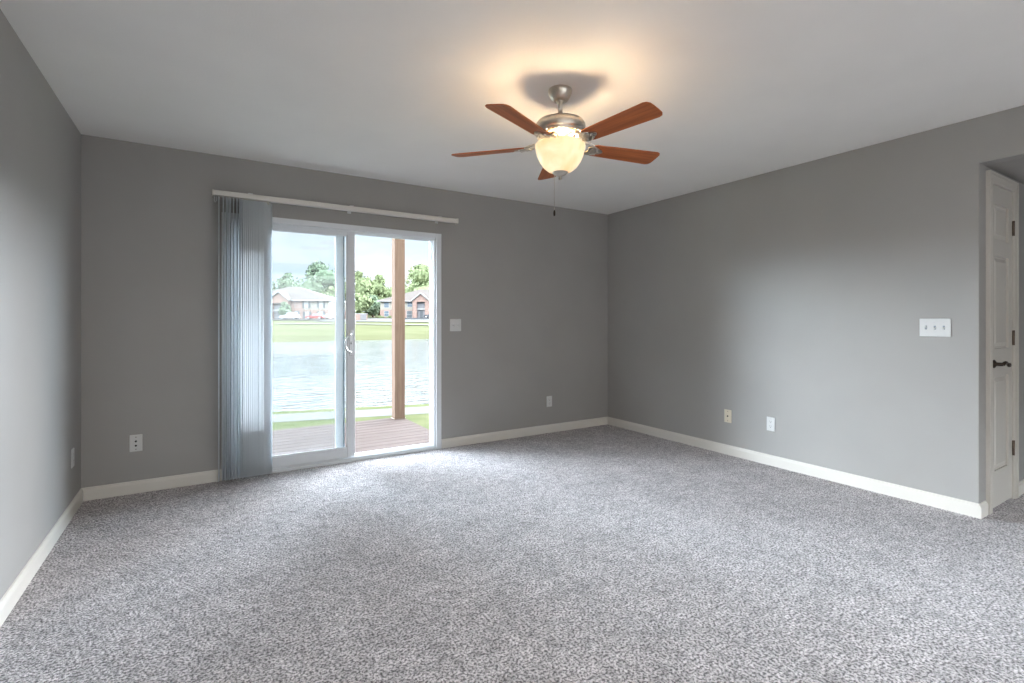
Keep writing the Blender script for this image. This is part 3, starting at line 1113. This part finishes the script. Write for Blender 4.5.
# left block: front centred on pixel column 281.7 at 125 m
mpp = 125 / F_PX
c = at(281.7, 319.6, 125)
bl1 = building(c, -TH, 11.8, 14, 4.95, 3.8, 1.3, 0, 2.35, 6.9, 'brick and cream apartment block across the pond, left, behind the parked cars',
               [(6.2, 3.75, 1.0, 1.6, True), (9.9, 3.75, 1.0, 1.6, True), (6.4, 1.1, 1.1, 1.8, True), (9.9, 1.3, 1.0, 1.5, True), (3.9, 3.7, 1.3, 1.5, False, True), (3.9, 1.2, 1.3, 2.0, False, True),
                (-6.2, 3.75, 1.0, 1.6, True), (-9.9, 3.75, 1.0, 1.6, True)], 2.5, None, (1.6, 4.1))
# brick upper wall beside the entry
MB().box((2.35, -.05, 2.4), (5.3, .05, 4.8)).build('brick_panel', M['brick'], bl1)
mpr = 141 / F_PX
c = at(421.8, 318.2, 141)
building(c, -TH, 11.8, 14, 5.0, 3.6, 1.8, 0, 2.3, 6.9, 'brick apartment block across the pond, right, beyond the deck post',
         [(-10.0, 3.75, 1.5, 1.6, False), (-10.0, 1.3, 1.4, 1.6, False), (-6.6, 3.75, 1.2, 1.5, False), (-6.6, 1.2, 1.2, 1.6, False), (-3.4, 3.9, 1.5, 1.5, False), (-3.5, 1.1, 1.6, 2.1, False, True),
          (3.6, 3.8, 1.4, 1.5, False), (3.6, 1.1, 1.4, 2.0, False, True), (9.5, 3.75, 1.4, 1.6, False)], 2.4, None, (1.15, 4.6))


# ------------------------------------------------------------------ trees and shrubs
def tree(name, px, top, half_px, depth, m, label, blobs=9, leaves=2600, leaf=.75, conical=False, base=None, seed=0, group=None, cat='tree'):
    rn = random.Random(seed)
    L = (px - 512) / F_PX * depth
    zb = far_z(depth, shore(L)) if base is None else base
    loc = cl(L, depth, zb)
    ht = at(px, top, depth).z - zb
    R = 1.45 * half_px * depth / F_PX
    root = empty(name, loc, 0, label, cat, group)
    bl_ = []
    lo = .12 if conical else .18
    for i in range(blobs):
        u = (i + .5) / blobs
        z = ht * (lo + (1 - lo) * u * .93)
        if conical:
            rr = R * (1.05 - .85 * u)
        else:
            rr = R * (0.55 + .45 * math.sin(PI * min(1, u * 1.05))) * (1 if u < .75 else .72)
        a = rn.uniform(0, 2 * PI)
        off = 0 if i == blobs - 1 else rr * .42
        bl_.append((Vector((off * math.cos(a), off * math.sin(a), min(z, ht - rr * .45))), rr * .68, min(rr * .55, ht * .22)))
    cm = MB()
    for i in range(leaves):
        c_, r_, h_ = bl_[rn.randrange(blobs)]
        d = Vector((rn.gauss(0, 1), rn.gauss(0, 1), rn.gauss(0, 1))).normalized() * rn.uniform(.78, 1.2)
        p = c_ + Vector((d.x * r_, d.y * r_, d.z * h_))
        if p.z < .1 * ht:
            continue
        a = Vector((rn.gauss(0, 1), rn.gauss(0, 1), rn.gauss(0, .7))).normalized()
        b_ = a.cross(d)
        if b_.length < .1:
            continue
        b_.normalize()
        s = leaf * rn.uniform(.7, 1.5)
        cm.add([p - a * s * .5, p + b_ * s * .35, p + a * s * .6, p - b_ * s * .35], [(0, 1, 2, 3)])
    # solid core under the leaves keeps the crown dense
    for c_, r_, h_ in bl_:
        n1, n2 = 10, 6
        vs = []
        fs = []
        for j in range(n2 + 1):
            t_ = PI * j / n2
            for k in range(n1):
                q_ = 2 * PI * k / n1
                jr = .72 * rn.uniform(.88, 1.08)
                vs.append(c_ + Vector((r_ * jr * math.sin(t_) * math.cos(q_), r_ * jr * math.sin(t_) * math.sin(q_), h_ * jr * math.cos(t_))))
        for j in range(n2):
            for k in range(n1):
                l = (k + 1) % n1
                fs.append((j * n1 + k, j * n1 + l, (j + 1) * n1 + l, (j + 1) * n1 + k))
        cm.add(vs, fs, True)
    cm.build('foliage', m, root, recalc=False)
    tr = MB().tube([(0, 0, -1.0), (0, 0, ht * .25), (.1, 0, ht * .55)], [R * .09 + .08, R * .07 + .05, R * .03 + .03], 8)
    if cat == 'tree':
        for k in range(3):
            a = 2 * PI * k / 3 + rn.random()
            tr.tube([(0, 0, ht * (.2 + .08 * k)), (R * .35 * math.cos(a), R * .35 * math.sin(a), ht * (.36 + .08 * k))], [R * .04 + .03, R * .02 + .02], 6)
    tr.build('trunk', M['bark'], root)
    return root


G = 'trees beyond the apartment blocks'
tree('conifer_tree', 268, 252, 10, 150, M['tree_a'], 'tall narrow conifer beside the blind, above the left apartment roof', 8, 2200, conical=True, seed=1, group=G)
tree('leafy_tree', 288, 272, 9, 182, M['tree_a'], 'lower dark round tree between the conifer and the largest tree', seed=2, group=G)
tree('leafy_tree', 318, 262, 17, 163, M['tree_a'], 'largest round tree above the right end of the left apartment roof', 11, 3800, seed=3, group=G)
tree('leafy_tree', 341, 281, 9, 186, M['tree_b'], 'tree seen through the doubled door stiles', seed=4, group=G)
tree('leafy_tree', 358, 270, 10, 164, M['tree_b'], 'bright green tree just right of the sliding door stile', seed=5, group=G)
tree('conifer_tree', 379, 273, 13, 190, M['tree_b'], 'pointed bright green tree left of the deck post', 9, 3000, conical=True, seed=6, group=G)
tree('leafy_tree', 399, 284, 9, 212, M['tree_b'], 'tree mostly hidden behind the deck post', seed=7, group=G)
tree('leafy_tree', 423, 265, 17, 180, M['tree_b'], 'broad green tree above the right apartment roof', 11, 3600, seed=8, group=G)
tree('leafy_tree', 446, 274, 14, 205, M['tree_b'], 'tree behind the right jamb of the patio door', seed=9, group=G)
tree('leafy_tree', 305, 284, 9, 200, M['tree_b'], 'low light green tree directly behind the left roof slope', 7, 1800, seed=10, group=G)
tree('leafy_tree', 331, 286, 8, 147, M['tree_b'], 'low light green tree at the right end of the left apartment block', 7, 1800, seed=11, group=G)
tree('leafy_tree', 357, 294, 10, 144, M['tree_b'], 'low bushy tree behind the small brick enclosure', 7, 1900, seed=12, group=G)
tree('leafy_tree', 373, 296, 9, 156, M['tree_a'], 'low dark tree at the left end of the right apartment block', 7, 1900, seed=13, group=G)
tree('small_tree', 284, 302, 5.0, 118, M['tree_a'], 'small leafy tree in front of the left apartment entry', 6, 1200, .5, seed=15)
for i, (px, lab) in enumerate(((381, 'small shrub at the brick corner of the right apartment block'), (390, 'small shrub beside the deck post, below the apartment windows'))):
    tree('shrub', px, 315.8, 2.2, 138, M['tree_b'], lab, 4, 400, .35, seed=30 + i, cat='shrub', group='shrubs along the right apartment block')


# ------------------------------------------------------------------ parked cars
def car(px, depth, paint, label, rz=0, suv=False, length=4.3):
    L = (px - 512) / F_PX * depth
    loc = cl(L, depth, far_z(depth, shore(L)) + .16)
    root = empty('car', loc, -TH + rz, label, 'car', 'cars parked across the pond')
    h = length / 2
    w = .88
    belt, top = (.98, 1.68) if suv else (.90, 1.42)
    side = [(-h, .42), (-h + .05, .75), (-h + .35, .86), (-h * .45, belt), (h * .72, belt), (h - .1, belt - .06), (h, .70), (h, .40), (h - .3, .28), (-h + .3, .28)]
    R = Matrix.Rotation(PI / 2, 4, 'X')
    bd = MB().prism(side, -w, w, R).build('body', paint, root, bevel=.08)
    r0, r1 = (-h * .40, h * .88) if suv else (-h * .42, h * .70)
    cab0 = [(r0, belt - .03), (r1, belt - .03), (r1 - (.25 if suv else .65), top - .05), (r0 + .75, top - .05)]

    def hull(k0, k1, z0, z1, inset):
        a = [(r0 + k0, z0), (r1 - k0 * .4, z0), (r1 - (.25 if suv else .65) * k1, z1), (r0 + .75 * k1, z1)]
        vs = []
        for s in (-1, 1):
            for j, (x, z) in enumerate(a):
                ww = (w - inset) if j < 2 else (w - inset - .14)
                vs.append((x, s * ww, z))
        return vs
    vs = hull(0, 1, belt - .03, top - .06, .05)
    FQ = [(0, 1, 2, 3), (7, 6, 5, 4), (0, 4, 5, 1), (1, 5, 6, 2), (2, 6, 7, 3), (3, 7, 4, 0)]
    MB().add(vs, FQ).build('windows', M['pane'], bd, bevel=.03)
    rx0, rx1 = r0 + .70, r1 - (.22 if suv else .60)
    rm = MB().box((rx0, -w + .20, top - .08), (rx1, w - .20, top))
    for x in (rx0, (rx0 + rx1) / 2, rx1):
        for s in (-1, 1):
            rm.tube([(x + (-.55 if x == rx0 else .2 if x == rx1 else 0), s * (w - .05), belt), (x, s * (w - .20), top - .05)], .05, 6)
    rm.build('roof', paint, root, bevel=.03)
    for sx in (-1, 1):
        for sy in (-1, 1):
            wh = MB().lathe([(0, -.11), (.20, -.11), (.31, -.10), (.33, -.07), (.33, .07), (.31, .10), (.20, .11), (0, .11)], 20, Matrix.Translation((sx * h * .62, sy * (w - .09), .33)) @ R).build('wheel', M['dark'], root)
            MB().lathe([(0, .115), (.18, .112), (.20, .10)], 14, Matrix.Translation((sx * h * .62, sy * (w - .09), .33)) @ (R if sy < 0 else Matrix.Rotation(-PI / 2, 4, 'X'))).build('hubcap', M['alu'], wh)
    for sy in (-1, 1):
        MB().box((-h - .01, min(sy * (w - .1), sy * (w - .4)), .60), (-h + .12, max(sy * (w - .1), sy * (w - .4)), .76)).build('headlight', M['white'], root)
    return root


PW = mat('white_car_paint', (0.42, 0.43, 0.44), 0.3, nscale=2, namt=0.02)
PS = mat('silver_car_paint', (0.34, 0.36, 0.38), 0.3, metal=.2, nscale=2, namt=0.02)
PR = mat('red_car_paint', (0.26, 0.05, 0.045), 0.3, nscale=2, namt=0.04)
PD = mat('dark_car_paint', (0.05, 0.055, 0.065), 0.3, nscale=2, namt=0.04)
car(289.5, 116, PW, 'white car parked before the left apartment entry', 0, True, 4.2)
car(315, 116, PR, 'dark red car parked before the left apartment block', .1, False, 4.0)
car(330, 120.5, PS, 'pale silver car parked right of the dark red one', -.1, False, 3.6)
car(431.5, 134, PD, 'dark car by the right apartment entry, partly behind the door jamb', 0, False, 4.2)

# low brick enclosure on the far drive
c = at(361, 320.2, 112)
L = (361 - 512) / F_PX * 112
en = empty('bin_enclosure', cl(L, 112, far_z(112, shore(L)) + .1), -TH + .35, 'low pinkish brick enclosure with a pale cap on the far drive', 'enclosure')
e = MB()
e.box((-1.3, -1.0, 0), (-1.1, 1.0, 1.35)).box((1.1, -1.0, 0), (1.3, 1.0, 1.35)).box((-1.1, .8, 0), (1.1, 1.0, 1.35)).box((-1.1, -1.0, 0), (-.2, -.8, 1.35))
e.build('brick_wall', M['brick'], en)
e = MB()
e.box((-1.36, -1.06, 1.35), (-1.04, 1.06, 1.5)).box((1.04, -1.06, 1.35), (1.36, 1.06, 1.5)).box((-1.04, .74, 1.35), (1.04, 1.06, 1.5)).box((-1.04, -1.06, 1.35), (-.15, -.74, 1.5))
e.build('wall_cap', M['white'], en)
MB().box((-.2, -.96, .1), (1.1, -.9, 1.3)).build('gate', M['shade'], en)
